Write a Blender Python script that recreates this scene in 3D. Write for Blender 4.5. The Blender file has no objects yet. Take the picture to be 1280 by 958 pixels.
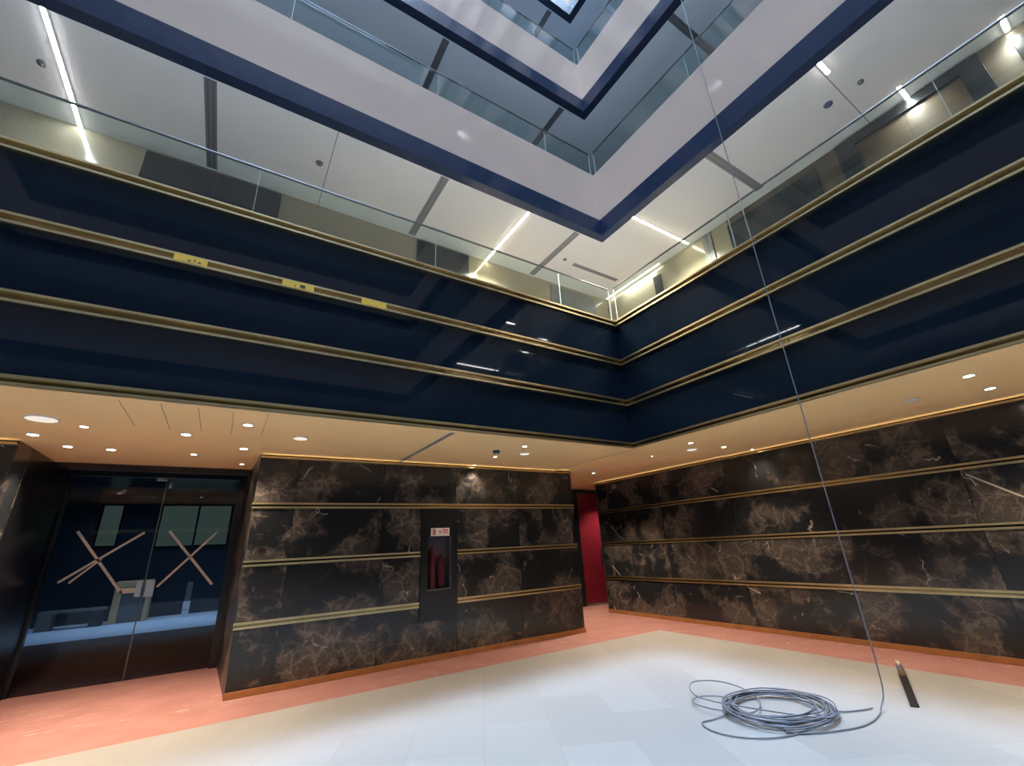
import bpy, bmesh, math, random
from mathutils import Vector, Matrix
random.seed(7)
S = bpy.context.scene
COL = S.collection

# ------------------------------------------------------------------ materials
def nodes_of(name):
    m = bpy.data.materials.new(name); m.use_nodes = True
    nt = m.node_tree; nt.nodes.clear()
    out = nt.nodes.new('ShaderNodeOutputMaterial')
    return m, nt, out

def plain(name, col, rough=.5, metal=0., spec=.5, coat=0., emit=None, es=0., noise=0., nscale=6., bump=0., coat_ior=1.5, coat_rough=.03):
    m, nt, out = nodes_of(name)
    p = nt.nodes.new('ShaderNodeBsdfPrincipled')
    p.inputs['Base Color'].default_value = (*col, 1)
    p.inputs['Roughness'].default_value = rough
    p.inputs['Metallic'].default_value = metal
    p.inputs['Specular IOR Level'].default_value = spec
    p.inputs['Coat Weight'].default_value = coat
    p.inputs['Coat Roughness'].default_value = coat_rough; p.inputs['Coat IOR'].default_value = coat_ior
    if emit:
        p.inputs['Emission Color'].default_value = (*emit, 1)
        p.inputs['Emission Strength'].default_value = es
    if noise or bump:
        tc = nt.nodes.new('ShaderNodeTexCoord')
        n = nt.nodes.new('ShaderNodeTexNoise'); n.inputs['Scale'].default_value = nscale
        n.inputs['Detail'].default_value = 5
        nt.links.new(tc.outputs['Object'], n.inputs['Vector'])
        if noise:
            r = nt.nodes.new('ShaderNodeValToRGB')
            r.color_ramp.elements[0].position = .3; r.color_ramp.elements[1].position = .7
            r.color_ramp.elements[0].color = (*[c*(1-noise) for c in col], 1)
            r.color_ramp.elements[1].color = (*[min(1, c*(1+noise)) for c in col], 1)
            nt.links.new(n.outputs['Fac'], r.inputs['Fac'])
            nt.links.new(r.outputs['Color'], p.inputs['Base Color'])
        if bump:
            b = nt.nodes.new('ShaderNodeBump'); b.inputs['Strength'].default_value = bump
            b.inputs['Distance'].default_value = .01
            nt.links.new(n.outputs['Fac'], b.inputs['Height'])
            nt.links.new(b.outputs['Normal'], p.inputs['Normal'])
    nt.links.new(p.outputs[0], out.inputs[0])
    return m

def glow(name, col, strength):
    m, nt, out = nodes_of(name)
    e = nt.nodes.new('ShaderNodeEmission')
    e.inputs[0].default_value = (*col, 1); e.inputs[1].default_value = strength
    nt.links.new(e.outputs[0], out.inputs[0])
    return m

def glass(name, tint, ior=1.5, rough=0.0):
    m, nt, out = nodes_of(name)
    t = nt.nodes.new('ShaderNodeBsdfTransparent'); t.inputs[0].default_value = (*tint, 1)
    g = nt.nodes.new('ShaderNodeBsdfGlossy'); g.inputs['Roughness'].default_value = rough
    f = nt.nodes.new('ShaderNodeFresnel'); f.inputs['IOR'].default_value = ior
    x = nt.nodes.new('ShaderNodeMixShader')
    ge = nt.nodes.new('ShaderNodeNewGeometry'); mm = nt.nodes.new('ShaderNodeMath'); mm.operation = 'SUBTRACT'; mm.inputs[0].default_value = 1.
    nt.links.new(ge.outputs['Backfacing'], mm.inputs[1])
    mu = nt.nodes.new('ShaderNodeMath'); mu.operation = 'MULTIPLY'
    nt.links.new(f.outputs[0], mu.inputs[0]); nt.links.new(mm.outputs[0], mu.inputs[1])
    nt.links.new(mu.outputs[0], x.inputs[0]); nt.links.new(t.outputs[0], x.inputs[1]); nt.links.new(g.outputs[0], x.inputs[2])
    nt.links.new(x.outputs[0], out.inputs[0])
    return m

class NB:
    """small helper for node graphs"""
    def __init__(self, nt): self.nt = nt
    def n(self, kind, **kw):
        nd = self.nt.nodes.new(kind)
        for k, v in kw.items():
            if k in ('operation', 'data_type', 'feature', 'blend_type', 'noise_dimensions', 'interpolation_type', 'offset', 'wave_type', 'bands_direction', 'distance'):
                setattr(nd, k, v)
            else:
                nd.inputs[k.replace('_', ' ')].default_value = v
        return nd
    def l(self, a, b): self.nt.links.new(a, b)
    def math(self, op, a, b=None, clamp=False):
        nd = self.nt.nodes.new('ShaderNodeMath'); nd.operation = op; nd.use_clamp = clamp
        for i, v in enumerate((a, b)):
            if v is None: continue
            if isinstance(v, (int, float)): nd.inputs[i].default_value = v
            else: self.l(v, nd.inputs[i])
        return nd.outputs[0]
    def vmath(self, op, a, b):
        nd = self.nt.nodes.new('ShaderNodeVectorMath'); nd.operation = op
        for i, v in enumerate((a, b)):
            if isinstance(v, (tuple, list)): nd.inputs[i].default_value = v
            elif isinstance(v, (int, float)): nd.inputs[i].default_value = (v, v, v)
            else: self.l(v, nd.inputs[i])
        return nd.outputs[0]
    def step(self, v, lo, hi, o0=0., o1=1.):
        nd = self.nt.nodes.new('ShaderNodeMapRange'); nd.interpolation_type = 'SMOOTHSTEP'
        self.l(v, nd.inputs[0])
        for i, x in enumerate((lo, hi, o0, o1)): nd.inputs[i+1].default_value = x
        return nd.outputs[0]
    def mix(self, fac, a, b, mode='MIX'):
        nd = self.nt.nodes.new('ShaderNodeMix'); nd.data_type = 'RGBA'; nd.blend_type = mode
        if isinstance(fac, (int, float)): nd.inputs[0].default_value = fac
        else: self.l(fac, nd.inputs[0])
        for i, v in ((6, a), (7, b)):
            if isinstance(v, tuple): nd.inputs[i].default_value = (*v, 1)
            else: self.l(v, nd.inputs[i])
        return nd.outputs[2]

def marble(name, vein=1.0, pu=1.22, uoff=0.0, segs=(), rough=.16):
    m, nt, out = nodes_of(name); b = NB(nt)
    tc = nt.nodes.new('ShaderNodeTexCoord')
    sp = nt.nodes.new('ShaderNodeSeparateXYZ'); b.l(tc.outputs['Object'], sp.inputs[0])
    u = b.math('ADD', b.math('ADD', sp.outputs[0], sp.outputs[1]), uoff)
    iu = b.math('FLOOR', b.math('DIVIDE', u, pu))
    iz = b.math('FLOOR', b.math('DIVIDE', b.math('SUBTRACT', sp.outputs[2], .02), .7133))
    cb = nt.nodes.new('ShaderNodeCombineXYZ'); b.l(iu, cb.inputs[0]); b.l(iz, cb.inputs[1])
    wn = nt.nodes.new('ShaderNodeTexWhiteNoise'); wn.noise_dimensions = '3D'; b.l(cb.outputs[0], wn.inputs['Vector'])
    co = b.vmath('ADD', tc.outputs['Object'], b.vmath('MULTIPLY', wn.outputs['Color'], 17.))
    nz = b.n('ShaderNodeTexNoise', Scale=2.2, Detail=6., Roughness=.6); b.l(co, nz.inputs['Vector'])
    cw = b.vmath('ADD', co, b.vmath('MULTIPLY', b.vmath('SUBTRACT', nz.outputs['Color'], .5), .55))
    # slow clouds between the near-black ground and the brown ground
    n2 = b.n('ShaderNodeTexNoise', Scale=1.7, Detail=4., Roughness=.55); b.l(co, n2.inputs['Vector'])
    patch = b.step(n2.outputs['Fac'], .47, .60)
    n3 = b.n('ShaderNodeTexNoise', Scale=13., Detail=8., Roughness=.7); b.l(cw, n3.inputs['Vector'])
    ground = b.mix(patch, (.0145, .016, .0185), (.058, .050, .045))
    ground = b.mix(b.math('MULTIPLY', b.step(n3.outputs['Fac'], .5, .75), patch), ground, (.105, .085, .071))
    # veins
    v1 = b.n('ShaderNodeTexVoronoi', feature='DISTANCE_TO_EDGE', Scale=3.2); b.l(cw, v1.inputs['Vector'])
    v2 = b.n('ShaderNodeTexVoronoi', feature='DISTANCE_TO_EDGE', Scale=12.); b.l(cw, v2.inputs['Vector'])
    e1 = b.step(v1.outputs['Distance'], 0., .075, 1., 0.)
    e2 = b.step(v2.outputs['Distance'], 0., .07, 1., 0.)
    f1 = b.math('MULTIPLY', e1, b.step(n2.outputs['Fac'], .42, .6))
    f2 = b.math('MULTIPLY', e2, b.math('MULTIPLY', patch, b.step(n3.outputs['Fac'], .38, .6)))
    c = b.mix(b.math('MULTIPLY', f2, .72*vein), ground, (.20, .16, .13))
    c = b.mix(b.math('MULTIPLY', f1, .42*vein), c, (.25, .20, .16))
    # rare pale streaks
    v3 = b.n('ShaderNodeTexVoronoi', feature='DISTANCE_TO_EDGE', Scale=.9); b.l(cw, v3.inputs['Vector'])
    n4 = b.n('ShaderNodeTexNoise', Scale=3.3, Detail=2.); b.l(co, n4.inputs['Vector'])
    f3 = b.math('MULTIPLY', b.step(v3.outputs['Distance'], 0., .009, 1., 0.), b.step(n4.outputs['Fac'], .56, .66))
    c = b.mix(f3, c, (.5, .44, .38))
    # single long pale veins at their own places (y, z of both ends on the wall)
    for (ya, za, yb, zb, wd) in segs:
        q = nt.nodes.new('ShaderNodeCombineXYZ')
        wob = b.math('MULTIPLY', b.math('SUBTRACT', nz.outputs['Fac'], .5), .16)
        b.l(b.math('ADD', sp.outputs[1], wob), q.inputs[0]); b.l(b.math('ADD', sp.outputs[2], wob), q.inputs[1])
        L = math.hypot(yb-ya, zb-za); d = ((yb-ya)/L, (zb-za)/L, 0)
        rel = b.vmath('SUBTRACT', q.outputs[0], (ya, za, 0))
        dp = nt.nodes.new('ShaderNodeVectorMath'); dp.operation = 'DOT_PRODUCT'; b.l(rel, dp.inputs[0]); dp.inputs[1].default_value = d
        t = b.math('MINIMUM', b.math('MAXIMUM', dp.outputs['Value'], 0.), L)
        cl = nt.nodes.new('ShaderNodeVectorMath'); cl.operation = 'SCALE'; cl.inputs[0].default_value = d; b.l(t, cl.inputs['Scale'])
        ln = nt.nodes.new('ShaderNodeVectorMath'); ln.operation = 'LENGTH'; b.l(b.vmath('SUBTRACT', rel, cl.outputs[0]), ln.inputs[0])
        c = b.mix(b.step(ln.outputs['Value'], wd*.35, wd, .85, 0.), c, (.52, .47, .40))
    # slab joints
    fr = b.math('ABSOLUTE', b.math('SUBTRACT', b.math('FRACT', b.math('DIVIDE', u, pu)), .5))
    c = b.mix(b.step(fr, .4975, .499), c, (.004, .004, .004))
    p = nt.nodes.new('ShaderNodeBsdfPrincipled')
    b.l(c, p.inputs['Base Color'])
    p.inputs['Roughness'].default_value = rough
    p.inputs['Specular IOR Level'].default_value = .5
    b.l(p.outputs[0], out.inputs[0])
    return m

def boards(name):
    m, nt, out = nodes_of(name); b = NB(nt)
    tc = nt.nodes.new('ShaderNodeTexCoord')
    mp = nt.nodes.new('ShaderNodeMapping'); mp.inputs['Rotation'].default_value = (0, 0, math.radians(-62))
    b.l(tc.outputs['Object'], mp.inputs['Vector'])
    br = nt.nodes.new('ShaderNodeTexBrick'); br.offset = .5
    br.inputs['Scale'].default_value = 1.; br.inputs['Brick Width'].default_value = 1.2
    br.inputs['Row Height'].default_value = .6; br.inputs['Mortar Size'].default_value = .003
    br.inputs['Mortar Smooth'].default_value = .3; br.inputs['Bias'].default_value = 0.
    br.inputs['Color1'].default_value = (.335, .33, .32, 1); br.inputs['Color2'].default_value = (.285, .277, .264, 1)
    br.inputs['Mortar'].default_value = (.25, .24, .23, 1)
    b.l(mp.outputs[0], br.inputs['Vector'])
    n = b.n('ShaderNodeTexNoise', Scale=1.3, Detail=4.); b.l(tc.outputs['Object'], n.inputs['Vector'])
    c = b.mix(b.step(n.outputs['Fac'], .35, .7, 0., .35), br.outputs['Color'], (.30, .29, .272))
    p = nt.nodes.new('ShaderNodeBsdfPrincipled'); b.l(c, p.inputs['Base Color'])
    p.inputs['Roughness'].default_value = .42; p.inputs['Specular IOR Level'].default_value = .35
    b.l(p.outputs[0], out.inputs[0])
    return m

def carpet_mat(name):
    m, nt, out = nodes_of(name); b = NB(nt)
    tc = nt.nodes.new('ShaderNodeTexCoord')
    n = b.n('ShaderNodeTexNoise', Scale=2.5, Detail=5.); b.l(tc.outputs['Object'], n.inputs['Vector'])
    c = b.mix(b.step(n.outputs['Fac'], .3, .7), (.285, .132, .115), (.335, .16, .14))
    mp = nt.nodes.new('ShaderNodeMapping'); mp.inputs['Scale'].default_value = (2.2, 9., 1.)
    mp.inputs['Rotation'].default_value = (0, 0, .35); b.l(tc.outputs['Object'], mp.inputs['Vector'])
    n2 = b.n('ShaderNodeTexNoise', Scale=1.6, Detail=6., Roughness=.65); b.l(mp.outputs[0], n2.inputs['Vector'])
    n3 = b.n('ShaderNodeTexNoise', Scale=.7, Detail=2.); b.l(tc.outputs['Object'], n3.inputs['Vector'])
    f = b.math('MULTIPLY', b.step(n2.outputs['Fac'], .57, .70), b.step(n3.outputs['Fac'], .44, .58))
    c = b.mix(b.math('MULTIPLY', f, .75), c, (.55, .45, .40))
    p = nt.nodes.new('ShaderNodeBsdfPrincipled'); b.l(c, p.inputs['Base Color'])
    p.inputs['Roughness'].default_value = .8; p.inputs['Specular IOR Level'].default_value = .2
    fine = b.n('ShaderNodeTexNoise', Scale=180., Detail=2.); b.l(tc.outputs['Object'], fine.inputs['Vector'])
    bp = nt.nodes.new('ShaderNodeBump'); bp.inputs['Strength'].default_value = .35; bp.inputs['Distance'].default_value = .004
    b.l(fine.outputs['Fac'], bp.inputs['Height']); b.l(bp.outputs[0], p.inputs['Normal'])
    b.l(p.outputs[0], out.inputs[0])
    return m

def brass(name, col=(.78, .57, .25), rough=.12):
    m, nt, out = nodes_of(name); b = NB(nt)
    tc = nt.nodes.new('ShaderNodeTexCoord')
    n = b.n('ShaderNodeTexNoise', Scale=2.3, Detail=3.); b.l(tc.outputs['Object'], n.inputs['Vector'])
    p = nt.nodes.new('ShaderNodeBsdfPrincipled'); p.inputs['Metallic'].default_value = 1.
    b.l(b.mix(b.step(n.outputs['Fac'], .3, .7), tuple(c*.8 for c in col), col), p.inputs['Base Color'])
    p.inputs['Roughness'].default_value = rough
    b.l(p.outputs[0], out.inputs[0])
    return m

SEGS = ((1.62, 2.06, 1.22, 1.74, .014), (7.93, .96, 7.72, .76, .012), (4.78, .66, 4.60, .59, .012), (5.1, 2.36, 4.98, 2.27, .012))
M = dict(
    marble_return=marble('emperador_marble_return', 1.6, 2.4, .3, (), .4),
    daylight_tinted_ceiling=plain('daylight_tinted_ceiling', (.79, .87, .97), .6, noise=.03, nscale=.7),  # white ceiling with bluish daylight bounce mixed into its colour
    brown_panel=plain('brown_wall_panel', (.115, .092, .068), .4, noise=.06, nscale=1.2),
    marble_l=marble('emperador_marble', 1.0, 1.22, .93),
    marble_r=marble('emperador_marble_dark', .8, 1.55, 0., SEGS),
    boards=boards('pale_floor_boards'),
    carpet=carpet_mat('pink_carpet'),
    brass=brass('polished_brass', (.78, .62, .34), .34),
    brass_mirror=brass('brass_mirror', (.30, .21, .09), .12),
    copper=plain('copper_skirting', (.42, .20, .075), .32, .35, noise=.15),
    navy=plain('navy_back_painted_glass', (.0060, .0115, .0205), .025, spec=.26, noise=.1, nscale=1.5),
    navy_band=plain('navy_edge_band', (.020, .034, .072), .16, spec=.25, noise=.1),
    greige=plain('greige_panel', (.62, .475, .39), .06, spec=.16, noise=.04, nscale=.8),
    white_ceiling=plain('white_ceiling', (.88, .87, .85), .6, noise=.03, nscale=.7),
    soffit=plain('gold_toned_soffit', (.97, .68, .33), .7, 0., spec=.05, noise=.04, nscale=.9),
    soffit_joint=plain('soffit_joint', (.42, .27, .14), .5),
    beige=plain('beige_wall_panel', (.38, .33, .24), .16, noise=.05, nscale=1.2),
    wood=plain('tan_wood_door', (.10, .075, .052), .4, noise=.12, nscale=2.5),
    charcoal=plain('charcoal_panel', (.022, .026, .032), .25, noise=.1),
    black=plain('black_polished_stone', (.006, .006, .008), .22, spec=.25),
    dark_frame=plain('dark_door_frame', (.010, .0125, .016), .25),
    cabinet=plain('cabinet_black_metal', (.010, .012, .016), .22, noise=.1),
    red=plain('red_door_paint', (.20, .013, .028), .35, noise=.12, nscale=3.),
    red_hose=plain('red_hose_rubber', (.15, .018, .036), .5),
    steel=plain('brushed_steel', (.62, .61, .60), .28, 1.),
    chrome_dark=plain('grey_metal', (.13, .13, .14), .3, .7),
    slot=plain('grey_linear_diffuser', (.19, .195, .205), .45),
    tape=plain('tan_masking_tape', (.70, .70, .63), .6, noise=.1, nscale=20),
    swatch=plain('yellow_swatch', (.85, .52, .05), .45),
    ink=plain('black_ink', (.012, .01, .008), .5),
    sign_white=plain('sign_white', (.82, .78, .72), .4),
    sign_red=plain('sign_red', (.70, .07, .03), .4),
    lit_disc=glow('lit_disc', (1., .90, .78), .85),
    pale_back=plain('pale_cabinet_lining', (.22, .19, .20), .6),
    white_plastic=plain('white_plastic', (.78, .76, .72), .4),
    grey_plastic=plain('grey_plastic', (.12, .12, .14), .4),
    blue_plastic=plain('blue_plastic', (.05, .07, .17), .4),
    cable=plain('grey_cable_sheath', (.15, .158, .185), .45, noise=.15, nscale=30),
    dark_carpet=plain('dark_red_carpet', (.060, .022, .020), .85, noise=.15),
    blue_floor=plain('pale_stone_floor', (.70, .72, .76), .45, noise=.05),
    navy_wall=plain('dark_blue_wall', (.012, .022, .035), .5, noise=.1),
    green_pane=glow('dim_green_window', (.42, .60, .48), .085),
    tan_counter=plain('tan_counter', (.72, .44, .22), .5, noise=.1),
    grey_panel=plain('olive_grey_panel', (.16, .16, .14), .5),
    glass=glass('clear_balustrade_glass', (.90, .955, .94)),
    door_glass=glass('door_glass', (.80, .85, .90), 1.45),
    cab_glass=glass('cabinet_glass', (.85, .85, .86), 1.5, .02),
    seam=plain('bright_glass_edge', (.55, .66, .62), .2),
    lamp_warm=glow('lamp_warm', (1., .80, .60), 26.),
    lamp_pink=glow('lamp_pinkish', (1., .84, .80), 60.),
    strip_cool=glow('strip_cool', (.96, .97, 1.), 60.),
    strip_warm=glow('strip_warm', (1., .88, .64), 42.),
    added_cove_led=glow('added_cove_led', (1., .74, .42), .4),
    strip_soft=glow('strip_soft', (1., .95, .86), 14.),
    strip_mid=glow('strip_mid', (1., .95, .86), 60.),
)

# ------------------------------------------------------------------ mesh helpers
def mkobj(name, bm, mat, parent=None, smooth=False, loc=(0, 0, 0)):
    me = bpy.data.meshes.new(name)
    bmesh.ops.recalc_face_normals(bm, faces=bm.faces[:])
    bm.to_mesh(me); bm.free()
    for k in (mat if isinstance(mat, (list, tuple)) else [mat]):
        me.materials.append(M[k])
    if smooth:
        for p in me.polygons: p.use_smooth = True
    o = bpy.data.objects.new(name, me); COL.objects.link(o)
    o.location = loc
    if parent: o.parent = parent
    return o

def box(bm, a, b, mi=0, bev=0.):
    x0, y0, z0 = (min(a[i], b[i]) for i in range(3)); x1, y1, z1 = (max(a[i], b[i]) for i in range(3))
    vs = [bm.verts.new(p) for p in ((x0,y0,z0),(x1,y0,z0),(x1,y1,z0),(x0,y1,z0),(x0,y0,z1),(x1,y0,z1),(x1,y1,z1),(x0,y1,z1))]
    fs = [bm.faces.new([vs[i] for i in q]) for q in ((0,3,2,1),(4,5,6,7),(0,1,5,4),(1,2,6,5),(2,3,7,6),(3,0,4,7))]
    for f in fs: f.material_index = mi
    if bev:
        es = list({e for f in fs for e in f.edges})
        r = bmesh.ops.bevel(bm, geom=es, offset=bev, segments=2, affect='EDGES', profile=.5)
        for f in r['faces']: f.material_index = mi
    return bm

def boxes(name, mat, lst, parent=None, bev=0., loc=(0, 0, 0)):
    bm = bmesh.new()
    for t in lst:
        box(bm, t[0], t[1], t[2] if len(t) > 2 else 0, bev)
    return mkobj(name, bm, mat, parent, loc=loc)

def bar(bm, p, q, w, t, n=(0, -1, 0), mi=0):
    """flat bar from p to q, width w in the plane normal to n, thickness t along n"""
    p, q, n = Vector(p), Vector(q), Vector(n)
    d = (q-p).normalized(); s = d.cross(n).normalized()*w/2; k = n*t
    ring = lambda c: [bm.verts.new(c+s), bm.verts.new(c-s), bm.verts.new(c-s+k), bm.verts.new(c+s+k)]
    a, b = ring(p), ring(q)
    fs = [bm.faces.new(a[::-1]), bm.faces.new(b)] + [bm.faces.new((a[i], a[(i+1) % 4], b[(i+1) % 4], b[i])) for i in range(4)]
    for f in fs: f.material_index = mi

def lathe(bm, prof, c=(0, 0, 0), seg=28, mi=0, capa=True, capb=True):
    rings = []
    for r, z in prof:
        rings.append([bm.verts.new((c[0]+r*math.cos(2*math.pi*i/seg), c[1]+r*math.sin(2*math.pi*i/seg), c[2]+z)) for i in range(seg)])
    for a, b in zip(rings, rings[1:]):
        for i in range(seg):
            f = bm.faces.new((a[i], a[(i+1) % seg], b[(i+1) % seg], b[i])); f.material_index = mi; f.smooth = True
    if capa: bm.faces.new(rings[0][::-1]).material_index = mi
    if capb: bm.faces.new(rings[-1]).material_index = mi

def tube(bm, pts, r, seg=8):
    pts = [Vector(p) for p in pts]
    t0 = (pts[1]-pts[0]).normalized()
    nrm = t0.orthogonal().normalized(); rings = []
    for i, p in enumerate(pts):
        t = (pts[min(i+1, len(pts)-1)]-pts[max(i-1, 0)]).normalized()
        nrm = (nrm-t*nrm.dot(t)).normalized(); bn = t.cross(nrm)
        rings.append([bm.verts.new(p+(nrm*math.cos(2*math.pi*k/seg)+bn*math.sin(2*math.pi*k/seg))*r) for k in range(seg)])
    for a, b in zip(rings, rings[1:]):
        for k in range(seg):
            bm.faces.new((a[k], a[(k+1) % seg], b[(k+1) % seg], b[k])).smooth = True
    bm.faces.new(rings[0][::-1]); bm.faces.new(rings[-1])

def smooth_path(P, n=10):
    P = [Vector(p) for p in P]; out = []
    for i in range(len(P)-1):
        a, b, c, d = P[max(i-1, 0)], P[i], P[i+1], P[min(i+2, len(P)-1)]
        for k in range(n):
            t = k/n
            out.append(.5*((2*b)+(c-a)*t+(2*a-5*b+4*c-d)*t*t+(3*b-a-3*c+d)*t**3))
    out.append(P[-1]); return out

def struct(o):
    o['kind'] = 'structure'; return o

def tag(o, label, cat, group=None):
    o['label'] = label; o['category'] = cat
    if group: o['group'] = group
    return o

def empty(name, loc, label, cat, group=None, rot=0):
    o = bpy.data.objects.new(name, None); COL.objects.link(o)
    o.empty_display_size = .1; o.location = loc; o.rotation_euler = (0, 0, rot)
    return tag(o, label, cat, group)

# ------------------------------------------------------------------ key dimensions (metres)
FX, FY = 5.21, 4.655            # planes of the right and left balcony fascias
WX, SY = -6.2, -6.4             # the two sides behind the camera
MLY, MRX = 6.84, 7.635          # marble walls on the ground floor
BY, BX = 6.38, 6.97             # back walls of the balconies
BW, BS = WX-1.72, SY-1.72
ZS = 2.85                       # soffit
LEV = [6.90+3.25*i for i in range(10)]  # storeys out of view added to lift the skylight higher
TOP = LEV[-1]+3.25
ADDED_COVE = .35   # watts per metre of the added cove

# ------------------------------------------------------------------ ground floor shell
struct(boxes('floor', 'boards', [((-8.2, -8.4, -.1), (6.72, 6.02, 0))]))
car = boxes('carpet', 'carpet', [((-8.2, 6.02, -.1), (MRX, MLY, 0)), ((6.72, -8.4, -.1), (MRX, 6.02, 0)),
      ((-2.05, MLY, -.1), (.29, 9.0, 0)), ((5.70, MLY, -.1), (9.4, 9.35, 0))])
struct(car)
# left marble wall, its return into the door recess, and the wall left of the recess
struct(boxes('wall_left', 'marble_l', [((.28, MLY, 0), (2.6, MLY+.16, ZS)), ((3.225, MLY, 0), (5.72, MLY+.16, ZS)),
      ((2.6, MLY, 0), (3.225, MLY+.16, .52)), ((2.6, MLY, 2.118), (3.225, MLY+.16, ZS)),
      ((5.56, MLY+.16, 0), (5.72, 9.35, ZS))]))
struct(boxes('wall_far_left', 'marble_l', [((-8.2, MLY, 0), (-2.05, MLY+.16, ZS)), ((-2.22, MLY+.16, 0), (-2.05, 7.25, ZS))]))
struct(boxes('wall_recess', 'black', [((-2.22, 7.25, 0), (-2.05, 9.08, ZS))]))
struct(boxes('wall_right', 'marble_r', [((MRX, -8.4, 0), (MRX+.16, 8.2, ZS))]))
struct(boxes('wall_south', 'marble_r', [((-8.2, -8.56, 0), (MRX, -8.4, ZS))]))
struct(boxes('wall_west', 'marble_l', [((-8.36, -8.4, 0), (-8.2, MLY, ZS))]))
bm = bmesh.new()
v = [bm.verts.new((x, y, z)) for z in (0, ZS) for x, y in ((.28, MLY+.0005), (.44, MLY+.16), (.44, 9.06), (.20, 9.06))]
for q in ((3, 2, 1, 0), (4, 5, 6, 7), (0, 1, 5, 4), (1, 2, 6, 5), (2, 3, 7, 6), (3, 0, 4, 7)): bm.faces.new([v[i] for i in q])
struct(mkobj('wall_return', bm, 'marble_return'))
# end cap of the right wall, lift-lobby end with a red door
struct(boxes('trim_wall_end', 'chrome_dark', [((MRX-.012, 8.2, 0), (MRX+.16, 8.215, ZS))]))
struct(boxes('wall_lobby', 'dark_frame', [((5.72, 9.35, 0), (7.97, 9.45, ZS)), ((8.78, 9.35, 0), (9.4, 9.45, ZS)), ((7.97, 9.35, 2.76), (8.78, 9.45, ZS)),
      ((9.3, 6.9, 0), (9.4, 9.35, ZS)), ((MRX+.16, 6.8, 0), (9.4, 6.9, ZS))]))
d2 = boxes('door_2', 'red', [((7.97, 9.37, .012), (8.78, 9.43, 2.76))], bev=.006); struct(d2)
boxes('door_handle', 'steel', [((8.62, 9.33, 1.0), (8.66, 9.37, 1.3))], d2, .004)
boxes('threshold', 'grey_panel', [((7.97, 9.33, 0), (8.78, 9.37, .03))], d2)
# skirting
sk = lambda n, l: struct(boxes(n, 'copper', l, bev=.004))
sk('baseboard_left', [((.268, MLY-.018, 0), (5.732, MLY, .072))])
sk('baseboard_far_left', [((-8.2, MLY-.018, 0), (-2.05, MLY, .072))])
sk('baseboard_right', [((MRX-.018, -8.38, 0), (MRX, 8.2, .07))])


# ------------------------------------------------------------------ brass channels
def channel(name, axis, plane, a, b, zc, h, lip, dep, mit=0, back='brass_mirror', away=-1):
    """axis 'x': runs along x on plane y, facing -y.  mit: the far end is mitred into an inside corner."""
    root = None
    def prof(z0, z1, d, k, parent=None):
        bm = bmesh.new()
        def V(s, dd, z):
            e = (b-mit*dd) if s else a
            return bm.verts.new((e, plane-dd, z) if axis == 'x' else (plane-dd, e, z))
        q = []
        for s in (0, 1):
            q.append([V(s, 0, z0), V(s, d, z0), V(s, d, z1), V(s, 0, z1)])
        A, B = q
        bm.faces.new(A[::-1]); bm.faces.new(B)
        for i in range(4): bm.faces.new((A[i], A[(i+1) % 4], B[(i+1) % 4], B[i]))
        bmesh.ops.recalc_face_normals(bm, faces=bm.faces[:])
        return mkobj(name if parent is None else k, bm, back if parent is None else 'brass', parent)
    root = struct(prof(zc-h/2+lip*.5, zc+h/2-lip*.5, dep*.28, None))
    prof(zc+h/2-lip, zc+h/2, dep, 'upper_lip', root)
    prof(zc-h/2, zc-h/2+lip, dep, 'lower_lip', root)
    return root

tn = [0]
def trim(*a, **k):
    tn[0] += 1
    return channel('trim_%d' % tn[0], *a, **k)

FASC_Z = [5.00, 4.27, 3.565, 2.872]
tl, tr = [], []
for i, z in enumerate(FASC_Z):
    hh = .105 if i < 3 else .085
    tl.append(trim('x', FY, WX, FX, z, hh, .024, .034, mit=1))
    tr.append(trim('y', FX, SY, FY, z, hh, .024, .034, mit=1))
for z in (2.166, 1.452, .750):
    if z > 2.1:
        trim('x', MLY, .262, 5.72, z, .076, .026, .016)
    else:
        trim('x', MLY, .262, 2.6, z, .076, .026, .016)
        trim('x', MLY, 3.225, 5.72, z, .076, .026, .016)
    trim('x', MLY, -8.2, -2.05, z, .076, .026, .016)
for z in (2.155, 1.445, .722):
    trim('y', MRX, -8.38, 8.2, z, .076, .026, .016)

# yellow swatches, two with black marks, on the second brass channel
for (x0, x1), lab, marks in (((-.80, -.53), 'yellow sticker, leftmost on the brass channel, with black marks', ((.42, .50), (.60, .63), (.72, .80))),
                      ((.135, .45), 'yellow sticker in the middle of the brass channel, with one black dash', ((.38, .42), (.56, .72))),
                      ((.965, 1.255), 'plain yellow sticker, rightmost on the brass channel', ())):
    s = boxes('swatch', ['swatch', 'ink'], [((x0, FY-.036, 4.232), (x1, FY-.009, 4.312))] +
          [((x0+(x1-x0)*m0, FY-.0375, 4.25), (x0+(x1-x0)*m1, FY-.0355, 4.265+.02*(k % 2)), 1) for k, (m0, m1) in enumerate(marks)], tl[1])
    s['label'] = lab

# ------------------------------------------------------------------ balcony fascias
struct(boxes('wall_fascia_left', 'navy', [((WX-.15, FY, ZS+.03), (FX+.15, FY+.15, 5.03))]))
struct(boxes('wall_fascia_right', 'navy', [((FX, SY-.15, ZS+.03), (FX+.15, FY, 5.03))]))
struct(boxes('wall_fascia_west', 'navy', [((WX-.15, SY-.15, ZS+.03), (WX, FY, 5.03))]))
struct(boxes('wall_fascia_south', 'navy', [((WX, SY-.15, ZS+.03), (FX, SY, 5.03))]))

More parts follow.
